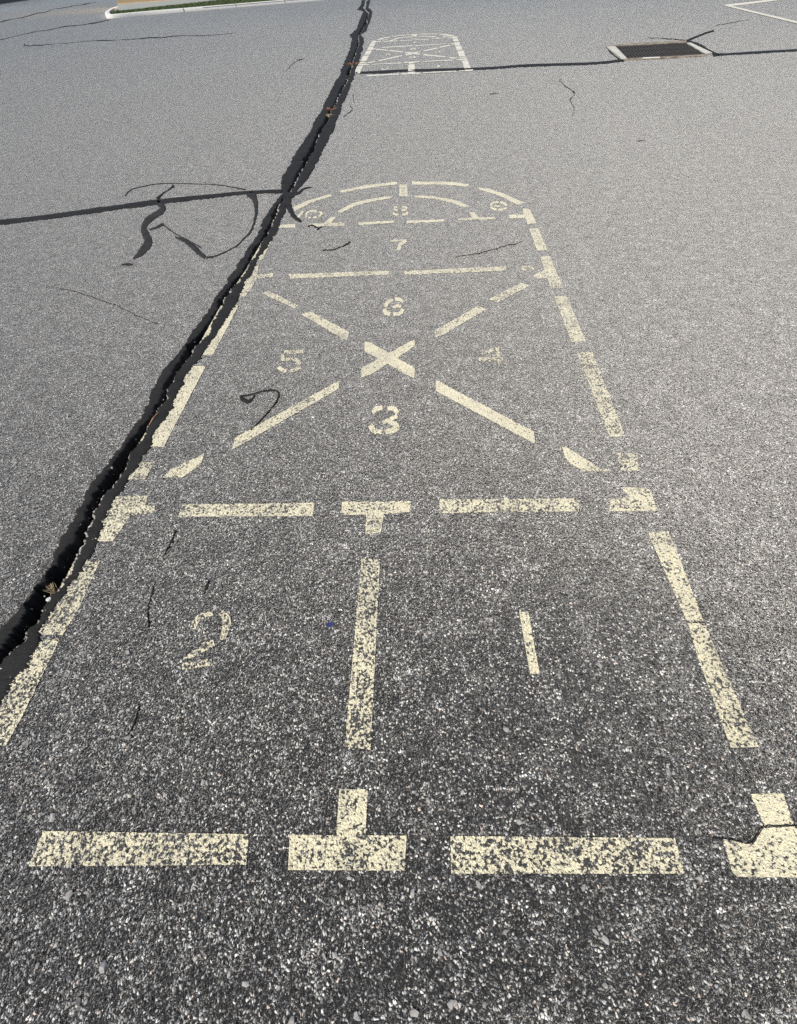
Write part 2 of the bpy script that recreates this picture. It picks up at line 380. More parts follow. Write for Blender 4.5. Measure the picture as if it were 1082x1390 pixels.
def paint_cells(polys):
    V = {}; VL = []; F = []; ZI = []; cur = [0]
    def vid(x, y):
        kk = (cur[0], round(x, 5), round(y, 5))
        if kk not in V: V[kk] = len(VL); VL.append((x, y)); ZI.append(cur[0])
        return V[kk]
    for pi, poly in enumerate(polys):
        cur[0] = pi                                             # overlapping strokes each lie a hair above the last
        poly = [tuple(p) for p in poly]
        if abs(area(poly)) < 1e-8: continue
        if area(poly) < 0: poly = poly[::-1]
        a = np.array(poly)
        if a[:, 1].min() > 7.0:
            F.append(tuple(vid(*p) for p in poly)); continue
        j0 = max(np.searchsorted(YS, a[:, 1].min()) - 1, 0); j1 = min(np.searchsorted(YS, a[:, 1].max()) + 1, len(YS) - 1)
        rows = YS[j0:j1 + 1]
        wmin = wof(rows); smin = (a[:, 0].min() / wmin).min(); smax = (a[:, 0].max() / wmin).max()
        i0 = max(np.searchsorted(SS, min(smin, (a[:, 0].min() / wmin).max())) - 1, 0); i1 = min(np.searchsorted(SS, max(smax, (a[:, 0].max() / wmin).min())) + 1, len(SS) - 1)
        cols = SS[i0:i1 + 1]
        gx = wmin[:, None] * cols[None, :]; gy = np.repeat(rows[:, None], len(cols), 1)
        ins = inside_poly(np.stack([gx.ravel(), gy.ravel()], 1), poly).reshape(gx.shape)
        for j in range(len(rows) - 1):
            ya, yb = rows[j], rows[j + 1]
            strip = clip(poly, lambda p: p[1] - ya)
            if len(strip) < 3: continue
            strip = clip(strip, lambda p: yb - p[1])
            if len(strip) < 3: continue
            b0 = wof(ya); db = (wof(yb) - b0) / (yb - ya)
            sv = [p[0] / (b0 + db * (p[1] - ya)) for p in strip]
            ia = max(np.searchsorted(cols, min(sv)) - 1, 0); ib = min(np.searchsorted(cols, max(sv)) + 1, len(cols) - 1)
            for i in range(ia, ib):
                if ins[j, i] and ins[j + 1, i] and ins[j, i + 1] and ins[j + 1, i + 1]:
                    F.append((vid(gx[j, i], gy[j, i]), vid(gx[j, i + 1], gy[j, i + 1]), vid(gx[j + 1, i + 1], gy[j + 1, i + 1]), vid(gx[j + 1, i], gy[j + 1, i])))
                    continue
                sa, sb = cols[i], cols[i + 1]
                c = clip(strip, lambda p: p[0] - sa * (b0 + db * (p[1] - ya)))
                if len(c) < 3: continue
                c = clip(c, lambda p: sb * (b0 + db * (p[1] - ya)) - p[0])
                if len(c) < 3 or abs(area(c)) < 2e-8: continue
                ids = []
                for p in c:
                    q = vid(*p)
                    if q not in ids: ids.append(q)
                if len(ids) >= 3: F.append(tuple(ids))
    return VL, F, ZI
def paint_piece(name, polys, mat, parent, wear=0.3, lift=None, label=None):
    VL, F, ZI = paint_cells(polys)
    if not F: return None
    p = np.array(VL)
    e = np.min([seg_dist(p, q) for q in polys], 0)
    far = p[:, 1].min() > 7.0
    z = np.full(len(p), (0.003 if far else LIFT) if lift is None else lift) + np.array(ZI) * .0002
    o = link_mesh(name, np.column_stack([p, z]), F, mat, parent, True)
    at = o.data.attributes.new('edge', 'FLOAT', 'POINT'); at.data.foreach_set('value', e.astype(np.float32))
    o['wear'] = float(wear) * 1.02
    if label: o['label'] = label
    return o

def smooth_line(pts, n=10):
    p = [np.array(q, float) for q in pts]
    if len(p) < 3: n = max(n, 4)
    ext = [2 * p[0] - p[1]] + p + [2 * p[-1] - p[-2]]; out = []
    for i in range(1, len(ext) - 2):
        a, b, c, d = ext[i - 1:i + 3]
        for t in np.linspace(0, 1, n, endpoint=False):
            out.append(0.5 * ((2 * b) + (c - a) * t + (2 * a - 5 * b + 4 * c - d) * t * t + (3 * b - a - 3 * c + d) * t ** 3))
    out.append(p[-1]); return np.array(out)
def ribbon_px(pts, w, smooth=False, n=8):
    """outline of a brush stroke traced in the photo; pts (x, y[, width])"""
    p = [(*q, w) if len(q) == 2 else q for q in pts]
    a = smooth_line(p, n) if smooth else np.array(p, float)
    t = np.gradient(a[:, :2], axis=0); t /= np.maximum(np.linalg.norm(t, axis=1, keepdims=True), 1e-9)
    nrm = np.stack([-t[:, 1], t[:, 0]], 1)
    return a[:, :2] + nrm * a[:, 2:3] / 2, a[:, :2] - nrm * a[:, 2:3] / 2
def stroke(pts, w, smooth=False):
    l, r = ribbon_px(pts, w, smooth)
    return [tuple(q) for q in l] + [tuple(q) for q in r[::-1]]

# traced outlines of the near court (photo points); (name, wear, [polygons], label)
D = [
 ('dash', .55, [[(59.5,1128),(338,1132.5),(334,1174),(40,1176)]]),
 ('dash', .42, [[(393.4,1133),(456.5,1134),(460.7,1071),(499.5,1072),(496,1134),(552,1134.7),(549,1182),(391,1181)]]),
 ('dash', .57, [[(611.6,1135),(916,1137.7),(928,1186),(612.6,1186)]]),
 ('dash', .22, [[(1018.4,1077.6),(1063.4,1077),(1076,1119),(1037,1121)]]),
 ('dash', .36, [[(981.5,1139),(1022,1147),(1036,1124.5),(1078,1122),(1084,1128),(1094,1128),(1108,1192),(995.5,1190)]]),
 ('dash', .56, [[(491,759),(516,759),(503,1018),(468,1013)]]),
 ('dash', .40, [[(879.5,723.4),(907.6,722),(932,783),(955,843),(932,842)],[(933,845.5),(956,846.5),(1029,1014),(992,1015),(948,895)]]),
 ('dash', .56, [[(101,763),(136,761),(108,825),(85,862),(42,862),(55,845)]]),
 ('dash', .62, [[(50,872),(82,866),(30,973),(8,1012),(-60,1014),(0,940)]]),
 ('dash', .50, [[(150,674.3),(200.4,673),(198,686),(211,687),(208.7,697),(178,699),(153,735),(116,735)]]),
 ('dash', .44, [[(248,685),(427,682.6),(424.6,700.6),(241.6,701.6)]]),
 ('dash', .42, [[(464,681.6),(558.7,680.6),(556,695),(521,698),(517,723),(496,725.5),(497,699),(464,698.5)]]),
 ('dash', .53, [[(597,678.3),(783,676.8),(787.5,680),(789,694),(596,696.6)]]),
 ('dash', .42, [[(842,661.5),(881,662.7),(893.7,693.3),(827,694.4),(829,678),(856,675)]]),
 ('dash', .50, [[(838,616),(861,616),(869.6,639),(843,639)]]),
 ('dash', .30, [[(763,606.5),(771,608),(800,627),(812,634.6),(830,639.5),(793,639.8),(774,629),(767,621)]]),
 ('dash', .36, [[(176,628.6),(210,627),(197.6,650.7),(162,651)]]),
 ('dash', .32, [[(277.5,616),(272.5,631),(247.6,648),(221,648.7),(231,638)]]),
 ('dash', .26, [[(255,497),(279.5,497),(222.6,606.5),(186,606.5)]]),
 ('dash', .26, [[(300,415),(324,415),(311,440),(289,481.6),(262,483),(280,450)]]),
 ('dash', .42, [[(337,361),(351,361),(349,373),(371,371),(370.5,375.5),(349,378),(345,385),(333,402.5),(310,403)]]),
 ('dash', .34, [[(356,328),(368.3,328),(356,353),(340,355)]]),
 ('dash', .18, [[(372,305.6),(401,304),(401,308.8),(368,310)]]),
 ('dash', .26, [[(419,303.6),(440,303),(449,295),(457,294),(453.5,298),(450,302.5),(468,302.2),(467.3,306.7),(421,307.7)]]),
 ('dash', .16, [[(398,281.5),(417,272.5),(448.5,263.3),(450.5,266.4),(423,275),(400,287)]]),
 ('dash', .14, [[(461,259.3),(495,251.4),(539.3,246.7),(539.3,250.3),(500.5,255),(463,261.8)]]),
 ('dash', .14, [[(558.7,246.6),(598.8,246.6),(620,247.6),(636.5,250.5),(636,253.8),(615.5,251.8),(598,250.6),(560,250.6)]]),
 ('dash', .20, [[(646.6,254),(667,257.5),(688,264.8),(712.6,275.5),(702,278.2),(677.6,265.4),(651.8,257.8)]]),
 ('dash', .34, [[(542.4,250.5),(552.7,250.5),(553.5,266.6),(541.8,266)]]),
 ('dash', .22, [[(457.8,287),(482,274.4),(505.6,269.6),(532.8,265.8),(532.8,269),(508,273.2),(485,278.4),(464,288.8)]]),
 ('dash', .24, [[(562.6,265.2),(588.4,266.4),(620.7,272.4),(639,280.8),(628.5,281.2),(613,275.2),(590,270),(564,268.4)]]),
 ('dash', .20, [[(486,302.3),(535.4,299.4),(535.4,302.4),(487.5,306)]]),
 ('dash', .20, [[(551.7,299.7),(602.7,297.8),(603.5,300.8),(552,303.4)]]),
 ('dash', .30, [[(620.7,296.8),(641,295.6),(637.5,287.8),(644,289.2),(650.5,295.4),(671,294.4),(672,297.6),(622,299.2)]]),
 ('dash', .18, [[(690.6,292),(711,291),(710,283.4),(719,283.4),(728.3,303.3),(716.5,304.6),(713.5,295.8),(692,297)]]),
 ('dash', .36, [[(718.3,310.6),(730.7,310),(742.9,339.6),(729.4,340.3)]]),
 ('dash', .40, [[(733.3,348.6),(747,348),(764.3,390.8),(748,392),(743,377),(729.4,378.6),(723,375),(739.5,366.5)]]),
 ('dash', .55, [[(708,361),(725.5,361),(725.5,366),(708.7,367)]]),
 ('dash', .44, [[(752.7,402.5),(769.5,401.7),(795.4,463.3),(776,464.6)]]),
 ('dash', .54, [[(783.3,479),(804,477.8),(848.8,592.4),(827.8,593.7)]]),
 ('dash', .46, [[(664,406.4),(707.4,384.3),(719,387.7),(675,411)]]),
 ('dash', .36, [[(589.8,449.3),(649,415.4),(660.8,419.8),(600,455.5),(591.5,458)]]),
 ('dash', .14, [[(495,464.3),(503,465),(528,479.6),(556,464.3),(563,461),(563,470.2),(538.8,485.9),(563,500),(562.6,513.7),(554,510),(526.2,494.1),(507,506.6),(490.7,512.8),(490.7,500),(514.1,487.2),(495,476.4)]]),
 ('dash', .32, [[(459.8,517.3),(459.8,528),(314.8,610.8),(319,594.4)]]),
 ('dash', .14, [[(591.6,515.8),(724.7,586.4),(726.6,602.6),(591.6,530.7)]]),
 ('dash', .40, [[(356,398.4),(365,394.8),(405,415),(400.5,418.6)]]),
 ('dash', .28, [[(409.4,427.3),(421.2,422.9),(473.9,451),(471.5,463)]]),
 ('dash', .36, [[(391.8,372.7),(527.6,367.5),(527.6,372.7),(394.3,378.4)]]),
 ('dash', .36, [[(548.3,368),(687,361.6),(687,367.5),(600,371),(549.6,373)]]),
]
NUM = [
 ('1', .52, [[(704.8,831),(717,830),(732.5,914.5),(719.7,915.5)]]),
 ('2', .58, [stroke([(262,854,8),(266,843,8),(276,836,7),(289,832.5,6)],7,True), stroke([(299,830,7),(308,841,11),(306,855,10),(302,869,6)],9,True),
            [(250,894),(259,894),(292,877),(290,869),(279,871)], stroke([(247,905),(268,902),(288,899)],9)]),
 ('3', .36, [stroke([(506,560.5,5),(510.5,555.5,6.5),(519,553.2,5.5)],6,True), stroke([(526,554.6,5.5),(535,555,6.5),(539.5,561,6)],6,True),
            stroke([(539.5,564.5),(530,570),(519.5,574)],5.5), stroke([(527,573,5),(536,576,7),(537.5,582.5,8),(523,587,6)],6,True), stroke([(519,587,5),(508,585,7),(502.5,577.5,7)],6,True)]),
 ('4', .60, [stroke([(650,488),(683,487)],5), stroke([(675,471.5),(679,495)],5), stroke([(655,482),(671,474)],4)]),
 ('5', .46, [stroke([(386,478),(412,477.6)],4.4), stroke([(383,481.5),(385,490)],5), stroke([(388,489,4),(397,487.6,4),(404,490,5),(408,495,5)],4.5,True),
            stroke([(377.5,498),(382,502),(389,504)],5,True), stroke([(394.5,503.4),(402,502),(408,498)],5,True)]),
 ('6', .34, [stroke([(536,406.5),(542,406.6),(547.5,410)],4.4,True), stroke([(523,417,5),(526,411,5),(533.5,406.8,4)],5,True), stroke([(521.5,420,5),(524,425,6),(530,427,5)],5,True),
            stroke([(534,427,4.5),(543,425.5,5),(547.5,419.6,5)],5,True), stroke([(533,417.5),(541,415.5),(545,416.5)],4,True)]),
 ('7', .44, [stroke([(530,327),(552,326.4)],2.6), stroke([(552,326.5,4),(544,332,5),(540.8,340,5)],4.5,True)]),
 ('8', .46, [stroke([(535,281.8),(539.5,280.8)],2.4), stroke([(546,280.8),(551,281.6),(553,283)],2.6), stroke([(534.5,284),(540,286)],2.4), stroke([(545,286),(552,284.6)],2.4),
            stroke([(534,288.6),(535,291),(541,292)],2.8,True), stroke([(546,292),(552.5,290.6),(552.5,288)],2.8,True)]),
 ('9', .40, [stroke([(666,279),(669,275.6),(677,274.6)],2.8,True), stroke([(679,274.8),(686,277),(687,280.5)],3,True), stroke([(666,280.6),(669,283.4),(674,284.6)],2.8,True),
            stroke([(676,285),(684,284.4),(688,281.6)],2.8,True), stroke([(671,279.6),(679,280.4)],2.0)]),
 ('10', .52, [stroke([(404,295.5),(411.5,287)],3.6), stroke([(415.5,295),(417,289),(424,286.5),(430,286.8)],2.8,True), stroke([(433,287.4),(437,290),(433,294)],2.8,True), stroke([(419,295),(422,296)],2.4), stroke([(425,295.6),(430,295)],2.4)]),
]
def toG(poly): return [G(*p) for p in poly]

court = empty('hopscotch_court', (*G(520, 900), 0.0))
tag(court, 'large worn cream hopscotch court in the foreground with dashed outline and numbers 1 to 10', 'hopscotch court', 'painted hopscotch courts')
for nm, wear, polys in D:
    paint_piece(nm, [toG(p) for p in polys], CREAM, court, wear)
for dig, wear, polys in NUM:
    paint_piece('numeral', [toG(p) for p in polys], CREAM, court, wear * {'4': .84, '5': .98, '2': 1.0, '10': .4, '9': .3, '8': .3}.get(dig, .6), label='painted numeral ' + dig)

# the far court is the same stencil laid further along the playground: map three corners of the near one on to it
def affine(src, dst):
    A = np.array([[x, y, 1] for x, y in src]); return np.linalg.lstsq(A, np.array(dst), rcond=None)[0]
pairs = [((1105, 1190), (638, 95.6)), ((475, 1180), (559, 99.6)), ((479, 1075), (559.5, 95)), ((511, 690), (560.3, 85.9)), ((893, 693), (629, 82.3)),
         ((538, 369), (563, 61.8)), ((687, 363), (605, 60.2)), ((528, 487), (562, 73.4)), ((547.5, 258), (560.8, 46.4)), ((728, 303), (622, 52.9)), ((341, 374), (501.5, 66.8))]
src = [G(*a) for a, b in pairs]; dst = [G(*b) for a, b in pairs]
AF = affine(src, dst)
def far(poly): return [tuple(np.array([x, y, 1]) @ AF) for x, y in poly]
fc = far([G(520, 900)])[0]
court2 = empty('hopscotch_court', (*fc, 0.0))
tag(court2, 'distant white hopscotch court, small in view, cut across its bottom by a black tar seam', 'hopscotch court', 'painted hopscotch courts')
def fatten(poly, d):
    a = np.array(poly)
    if area(poly) < 0: a = a[::-1]
    e = np.roll(a, -1, 0) - a; e /= np.maximum(np.linalg.norm(e, axis=1, keepdims=True), 1e-9)
    n = np.stack([e[:, 1], -e[:, 0]], 1); m = n + np.roll(n, 1, 0)
    m /= np.maximum((m * n).sum(1, keepdims=True), .5)
    return [tuple(p) for p in a + m * d]
ax0, ax1 = np.array(G(480, 1100)), np.array(G(547.6, 258))
def mirror(poly):
    return [(2 * (ax0[0] + (y - ax0[1]) / (ax1[1] - ax0[1]) * (ax1[0] - ax0[0])) - x, y) for x, y in poly]
under_crack = {7, 8, 9, 16, 18, 19, 20, 21, 22}                     # the near court's left side is half lost under tar; the far one shows it whole
whole = [toG(p) for i, (nm, wr, ps) in enumerate(D) if i not in under_crack for p in ps]
for i in (6, 13, 14, 34, 35, 36, 38, 39):
    whole += [mirror(toG(p)) for p in D[i][2]]
for p in whole:
    paint_piece('dash', [fatten(far(p), .026)], WHITE, court2, .03)
for dig, wear, polys in NUM:
    paint_piece('numeral', [fatten(far(toG(p)), .006) for p in polys], WHITE, court2, .05)

# ------------------------------------------------------------------ main sealed crack: two tar bands with an open gap
crack = empty('sealed_crack', (*G(250, 490), 0.0))
tag(crack, 'long wide black sealed crack with an open gap, from lower left to the top', 'crack', None)
def band(outer, inner, seed, name):
    n = len(outer); fr = [0.0, 0.06, 0.2, 0.5, 0.8, 0.95, 1.0, 0.97]
    zz = [-0.003, 0.0025, 0.0045, 0.005, 0.0045, 0.003, -0.004, -0.08]
    jit = [rough_noise(n, seed + q, 0.0005, 6) for q in range(len(fr))]
    v = []; f = []
    m = len(fr)
    for i in range(n):
        for q in range(m):
            p = outer[i] * (1 - fr[q]) + inner[i] * fr[q]
            v.append((p[0], p[1], zz[q] + (jit[q][i] if 0 < q < m - 1 else 0)))
    for i in range(n - 1):
        for q in range(m - 1):
            f.append((i * m + q, i * m + q + 1, (i + 1) * m + q + 1, (i + 1) * m + q))
    return link_mesh(name, v, f, TAR, crack, True)
band(WL, WIL, 20, 'tar_band'); band(WR, WIR, 40, 'tar_band')
# broken asphalt along the gap's right lip, its sunlit highlight painted as pale colour
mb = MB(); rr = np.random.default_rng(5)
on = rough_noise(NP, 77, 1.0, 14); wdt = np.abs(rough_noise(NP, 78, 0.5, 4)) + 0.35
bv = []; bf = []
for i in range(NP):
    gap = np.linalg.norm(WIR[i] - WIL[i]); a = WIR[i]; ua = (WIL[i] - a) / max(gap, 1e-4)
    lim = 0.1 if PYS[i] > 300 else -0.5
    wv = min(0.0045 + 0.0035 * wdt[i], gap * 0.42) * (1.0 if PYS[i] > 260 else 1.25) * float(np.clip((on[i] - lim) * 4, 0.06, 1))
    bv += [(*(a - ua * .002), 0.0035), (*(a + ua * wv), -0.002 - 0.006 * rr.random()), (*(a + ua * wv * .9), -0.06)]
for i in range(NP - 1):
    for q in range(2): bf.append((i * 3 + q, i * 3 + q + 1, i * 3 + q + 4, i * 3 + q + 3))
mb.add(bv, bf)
mb.build('sunlit_broken_edge', EDGE, crack)

# ------------------------------------------------------------------ flat tar pours and seams
def tar_strip(lines, name, label, cat, mat=TAR, thick=0.0042, group=None, n=9, rough=0.5, seed=0):
    """lines: list of brush lines [(x, y, width) ...] traced in the photo, laid on the ground as rounded beads"""
    v = []; f = []
    for li, ln in enumerate(lines):
        l, r = ribbon_px(ln, 2.0, True, n)
        k = len(l); c = (l + r) / 2; hw = np.linalg.norm(l - r, axis=1, keepdims=True) / 2
        d = (l - c) / np.maximum(hw, 1e-6)
        l = l + d * rough_noise(k, seed + li * 2, 0.16 * rough, 4)[:, None] * hw
        r = r - d * rough_noise(k, seed + li * 2 + 1, 0.16 * rough, 4)[:, None] * hw
        gl = np.array([G(*q) for q in l]); gr = np.array([G(*q) for q in r]); gc = (gl + gr) / 2
        b = len(v)
        for i in range(k):
            for t, z in ((0, -0.003), (0.12, 0.55 * thick), (0.3, thick), (0.7, thick), (0.88, 0.55 * thick), (1, -0.003)):
                q = gl[i] * (1 - t) + gr[i] * t; v.append((q[0], q[1], z))
        for i in range(k - 1):
            for q in range(5): f.append((b + i * 6 + q, b + i * 6 + q + 1, b + (i + 1) * 6 + q + 1, b + (i + 1) * 6 + q))
        f.append(tuple(b + q for q in range(5, -1, -1))); f.append(tuple(b + (k - 1) * 6 + q for q in range(6)))
    o = link_mesh(name, v, f, mat, None, True)
    # thing sits at its own place
    ctr = np.mean([q[:3] for q in v], 0); ctr[2] = 0
    for vt in o.data.vertices: vt.co -= Vector(ctr)
    o.location = ctr
    return tag(o, label, cat, group)

tar_strip([[(-40,307,9),(0,302,8),(60,295,8),(120,287,8.5),(190,277,8),(259,269.5,7),(330,262,6),(384,259.5,6)]], 'tar_seam',
          'black tar seam joining the main crack from the left edge, with curled drips below it', 'tar seam', seed=3, group='straight tar seams')
tar_strip([[(483,99,4),(520,97.3,4.6),(562,95.6,4.4),(660,92.6,4.4),(720,88.8,4.2),(800,86,4),(847,82,4)]], 'tar_seam',
          'long thin black tar seam running across the far hopscotch court to the drain', 'tar seam', seed=4, group='straight tar seams')
tar_strip([[(968,75,4.6),(990,73.2,3.6),(1028,71.2,4),(1060,69.4,3.8),(1130,66,3.6)]], 'tar_seam',
          'short black tar seam from the drain to the right edge of the view', 'tar seam', seed=5, group='straight tar seams')
SQ = 'squiggles of spilled crack tar'
tar_strip([[(213,271,8),(221,282,10),(215,290,10),(202,298,10),(195.5,309,9),(198,319,12),(201.5,328,13),(195.5,339,12),(187,347,7),(181,351.5,3)],
           [(203,312,2.5),(212,309,4),(222,304.5,5)]], 'tar_squiggle', 'thick snaking tar drip below the left seam, like a crooked letter', 'tar drip', TAR_OLD, seed=6, group=SQ)
tar_strip([[(213,270,7),(221,263,2.5),(229,258,2),(236,252,5)],[(170,266,2.2),(175,260,1.6),(186,255,.8),(220,249.4,.8),(270,250,.6),(300,251.6,.8),(333,257.5,1.6)]],
          'tar_squiggle', 'thin looping tar thread arched above the left seam, with a small blob end', 'tar drip', TAR, seed=7, group=SQ)
tar_strip([[(339,262,15),(346,271.5,9),(347.5,290,5),(341,313,3.2),(330,325,1.9),(319.6,335,1.6),(296,346.4,2),(280,350,3.4)]],
          'tar_squiggle', 'long hooked tar run curving down from the seam beside the main crack', 'tar drip', TAR_OLD, seed=8, group=SQ)
tar_strip([[(223,306,1.6),(236,316.2,1.6),(255,326,1.4),(272,335.5,1.4)],[(238,322,2),(253,328,6),(266.4,339.5,8.5),(279,349.5,6)]],
          'tar_squiggle', 'spindle shaped tar drip with a thin thread on its upper side', 'tar drip', TAR_OLD, seed=9, group=SQ)
tar_strip([[(388,262,14),(392,280,9),(399,293,7),(409,301,3.5)]], 'tar_squiggle', 'short pointed tar tail ending at the number 10 of the near court', 'tar drip', TAR, seed=10, group=SQ)
tar_strip([[(326,538,2.4),(330,542,6.5),(337,545,5.5),(343,541,3),(346,537,1.6)],[(327,538,2.4),(340,536,2),(356,531.5,2.6),(370,530,2.8),(378.5,534,2.6),(374,547,1.8),(362,562,1.5),(350,575,1.4),(340.5,584.5,1.1)]],
          'tar_squiggle', 'tar curl like a question mark inside the near court, beside the number 5', 'tar drip', TAR, seed=11, group=SQ)
tar_strip([[(165,359.5,1.6),(173,358.6,3),(180,359,1.6)]], 'tar_squiggle', 'tiny tar dash just under the snaking drip at left', 'tar drip', TAR, seed=12, group=SQ)
tar_strip([[(418,307,2),(424,306,2.6),(431,309,1.6),(433,311.5,3)],[(431,312.5,3),(436,308,1.4)]], 'tar_squiggle', 'small forked tar speck on the baseline under the number 10', 'tar drip', TAR, seed=13, group=SQ)
tar_strip([[(400,263,6),(406,262,5),(410,258,3.4),(416,255,2.4),(423,254.5,1.4)]], 'tar_squiggle', 'ragged tar spatter right of the main crack, opposite the left seam', 'tar drip', TAR, seed=14, group=SQ)

HC = 'hairline cracks in the asphalt'
def hair(lines, label, seed, mat=TAR):
    jl = []; r_ = np.random.default_rng(seed * 7 + 1)
    for ln in lines:                                                # fractured, not drawn: kinks and pinches along the way
        a = smooth_line([(*q[:2], q[2] * .68) for q in ln], 5); t = np.gradient(a[:, :2], axis=0); L = np.linalg.norm(t, axis=1).mean()
        nn = np.stack([-t[:, 1], t[:, 0]], 1) / np.maximum(np.linalg.norm(t, axis=1, keepdims=True), 1e-6)
        a[:, :2] += nn * (r_.normal(size=len(a)) * min(.10 * L, .4))[:, None]; a[:, 2] *= .55 + .9 * r_.random(len(a))
        jl.append([tuple(q) for q in a])
    lines = jl
    return tar_strip(lines, 'hairline_crack', label, 'crack', mat, 0.0030, HC, 2, 2.4, seed)
hair([[(438,340,2),(454,338.6,2),(466,334,2.6),(476,328.6,2.4)]], 'short dark hairline crack in box 7 left of the number 7', 31)
hair([[(618,349.5,.5),(640,345.5,.6),(666,340,.9),(690,333,.5),(709,328.6,.4)]], 'faint slanting hairline crack in box 7 right of the number 7', 32)
hair([[(239,721,4),(231,738,3.6),(221,757,2.4)]], 'short slanting hairline crack under the left bar above the number 2', 33)
hair([[(211,790,1.4),(207,805,2.4),(202,822,2.6),(201,836,2.2),(202,852,1.4)]], 'upright hairline crack between the number 2 and the left side of the court', 54)
hair([[(283,787,3.5),(281,796,4),(277,806,2)]], 'short dark nick just above the number 2', 34)
hair([[(190,958,1.6),(185,975,3.4),(178,990,3),(171,1001,1.6)]], 'thin hairline crack below and left of the number 2', 35)
hair([[(33,60,4),(36,62,1.6),(60,60.5,1.6),(111,56.8,1.5),(170,53.4,1.3),(233,50,1.6),(318,45.6,1)]], 'long straight thin crack line at upper left below the kerb', 36)
hair([[(-20,33,1.4),(0,29.6,1.4),(50,19,1.6),(96,9,1.4),(130,3,1)]], 'thin crack line at the top left nearest the dark slab', 37)
hair([[(-20,56,1.6),(0,54,1.4),(40,45,1.4),(100,35,1.4),(148,27.5,1.6)]], 'thin crack line running into the rounded end of the kerb', 38)
hair([[(762,107,1.4),(760,110,1.6),(768,117,1.2),(780,127,1.6),(774,135.5,1.4),(779.6,147,1.2),(777,157,.9)]], 'thin wavy crack squiggle at right below the drain seam', 39)
hair([[(969,35.5,1.2),(990,31,1.1),(1018,27,.8)]], 'faint crack line continuing right from the tar branch above the drain', 40)
hair([[(880,51,1),(905,52.4,1.6),(934,55,2)]], 'thin dark crack line running left along the top of the drain', 55)
hair([[(388,97,.9),(398,86,1),(406,81,2),(414,80,1.6)]], 'small bent hairline crack left of the main crack, level with the far court', 41)
hair([[(479,128,1.4),(481,140,1)],[(476,144,1.2),(478,149,1.4),(471,155,1.6),(466,159,1.2)]], 'small hooked hairline crack just right of the main crack below the far court', 42)
hair([[(80,392,.35),(110,398,.6),(150,412,.5),(185,428,.4),(215,440,.3)]], 'faint wandering hairline crack on open asphalt left of the main crack', 43)
hair([[(865,192,1),(869,191,1.5),(876,191,1)]], 'tiny dark nick on open asphalt at far right under the drain', 45)
hair([[(932,845.5,1.6),(944,844.6,1.4),(958,846,1.8)]], 'hairline crack crossing the right side dash near the number 1', 46)
hair([[(968,1137,1.4),(992,1139.5,1.6),(1018,1145,1.8),(1034,1123,1.8),(1058,1120.6,2),(1083,1121.5,2)]], 'fine angular crack through the bottom right corner mark of the near court', 47)
hair([[(664,128,1),(670,127,2),(676,127,1)]], 'tiny dark speck line right of the far court bottom', 48)

# ------------------------------------------------------------------ storm drain
def P3(px, py, z): return (*G(px, py), z)
def prism(mb, px, z0, z1):
    b = [P3(x, y, z0) for x, y in px]; t = [P3(x, y, z1) for x, y in px]; n = len(px)
    if area([p[:2] for p in b]) < 0: b = b[::-1]; t = t[::-1]
    mb.add(b + t, [tuple(range(n, 2 * n)), tuple(range(n - 1, -1, -1))] + [(i, (i + 1) % n, n + (i + 1) % n, n + i) for i in range(n)])
drain = empty('storm_drain', (*G(893, 70), 0.0))
tag(drain, 'rectangular iron storm drain grate in a pale worn concrete surround at upper right', 'drain')
A_, B_, C_, D_ = (835, 65), (931, 60), (957, 75.2), (850.5, 81)
def lerp(p, q, t): return (p[0] + (q[0] - p[0]) * t, p[1] + (q[1] - p[1]) * t)
mb = MB(); prism(mb, [A_, B_, C_, D_], 0.003, 0.006); mb.build('pit_shade_plate', PIT, drain)  # flat dark plate painted in place of the shaded depth under the grate
gA, gB, gC, gD = [np.array(G(*q)) for q in (A_, B_, C_, D_)]
mb = MB()
def gbar(t0, t1, s0, s1, z0, z1):
    pt = lambda t, s: (gA * (1 - t) + gB * t) * (1 - s) + (gD * (1 - t) + gC * t) * s
    q = [pt(t0, s0), pt(t1, s0), pt(t1, s1), pt(t0, s1)]
    v = [(*p, z0) for p in q] + [(*p, z1) for p in q]
    mb.add(v, [(4, 5, 6, 7), (3, 2, 1, 0), (0, 1, 5, 4), (1, 2, 6, 5), (2, 3, 7, 6), (3, 0, 4, 7)])
for i in range(24): gbar((i + .2) / 24, (i + .68) / 24, 0.0, 1.0, 0.007, 0.020)
for s in (0, .32, .65, .965): gbar(0, 1, s, s + .035, 0.0072, 0.022)
mb.build('grate', IRON, drain)
for q in ([(823.5, 65.2), (835, 64.6), (850.5, 81), (842, 80)], [(931.5, 60), (937, 59.6), (966.5, 73.6), (957.5, 75.2)]):
    mb = MB(); prism(mb, q, -0.01, 0.022); mb.build('side_edging', CONC, drain)
mb = MB(); prism(mb, [(823.5, 65), (826, 63.2), (860, 60.4), (900, 58.4), (931, 56.6), (931.5, 59.8), (880, 62.4), (835, 64.7)], -0.01, 0.026); mb.build('back_edging', RUSTC, drain)
mb = MB(); prism(mb, [(850, 81), (905, 78.2), (957, 75.2), (960, 76.6), (905, 80.2), (846, 82.6)], -0.01, 0.018); mb.build('front_edging', RUSTC, drain)
mb = MB(); prism(mb, [(872, 80), (894, 79), (896, 80), (872, 81.4)], -0.01, 0.021); mb.build('concrete_chip', CONCW, drain)
tar_strip([[(932,55.5,3.5),(945,50,3),(958,45,3),(969,41.6,3.4)]], 'tar_patch', 'stubby tar branch slanting up from the back corner of the drain', 'tar patch', seed=51)
tar_strip([[(925,54.5,2),(936,57,5),(950,62,6.5),(962,69.5,5.5),(976,74.2,3)]], 'tar_patch', 'dark tar patch along the right side of the drain surround', 'tar patch', seed=52)
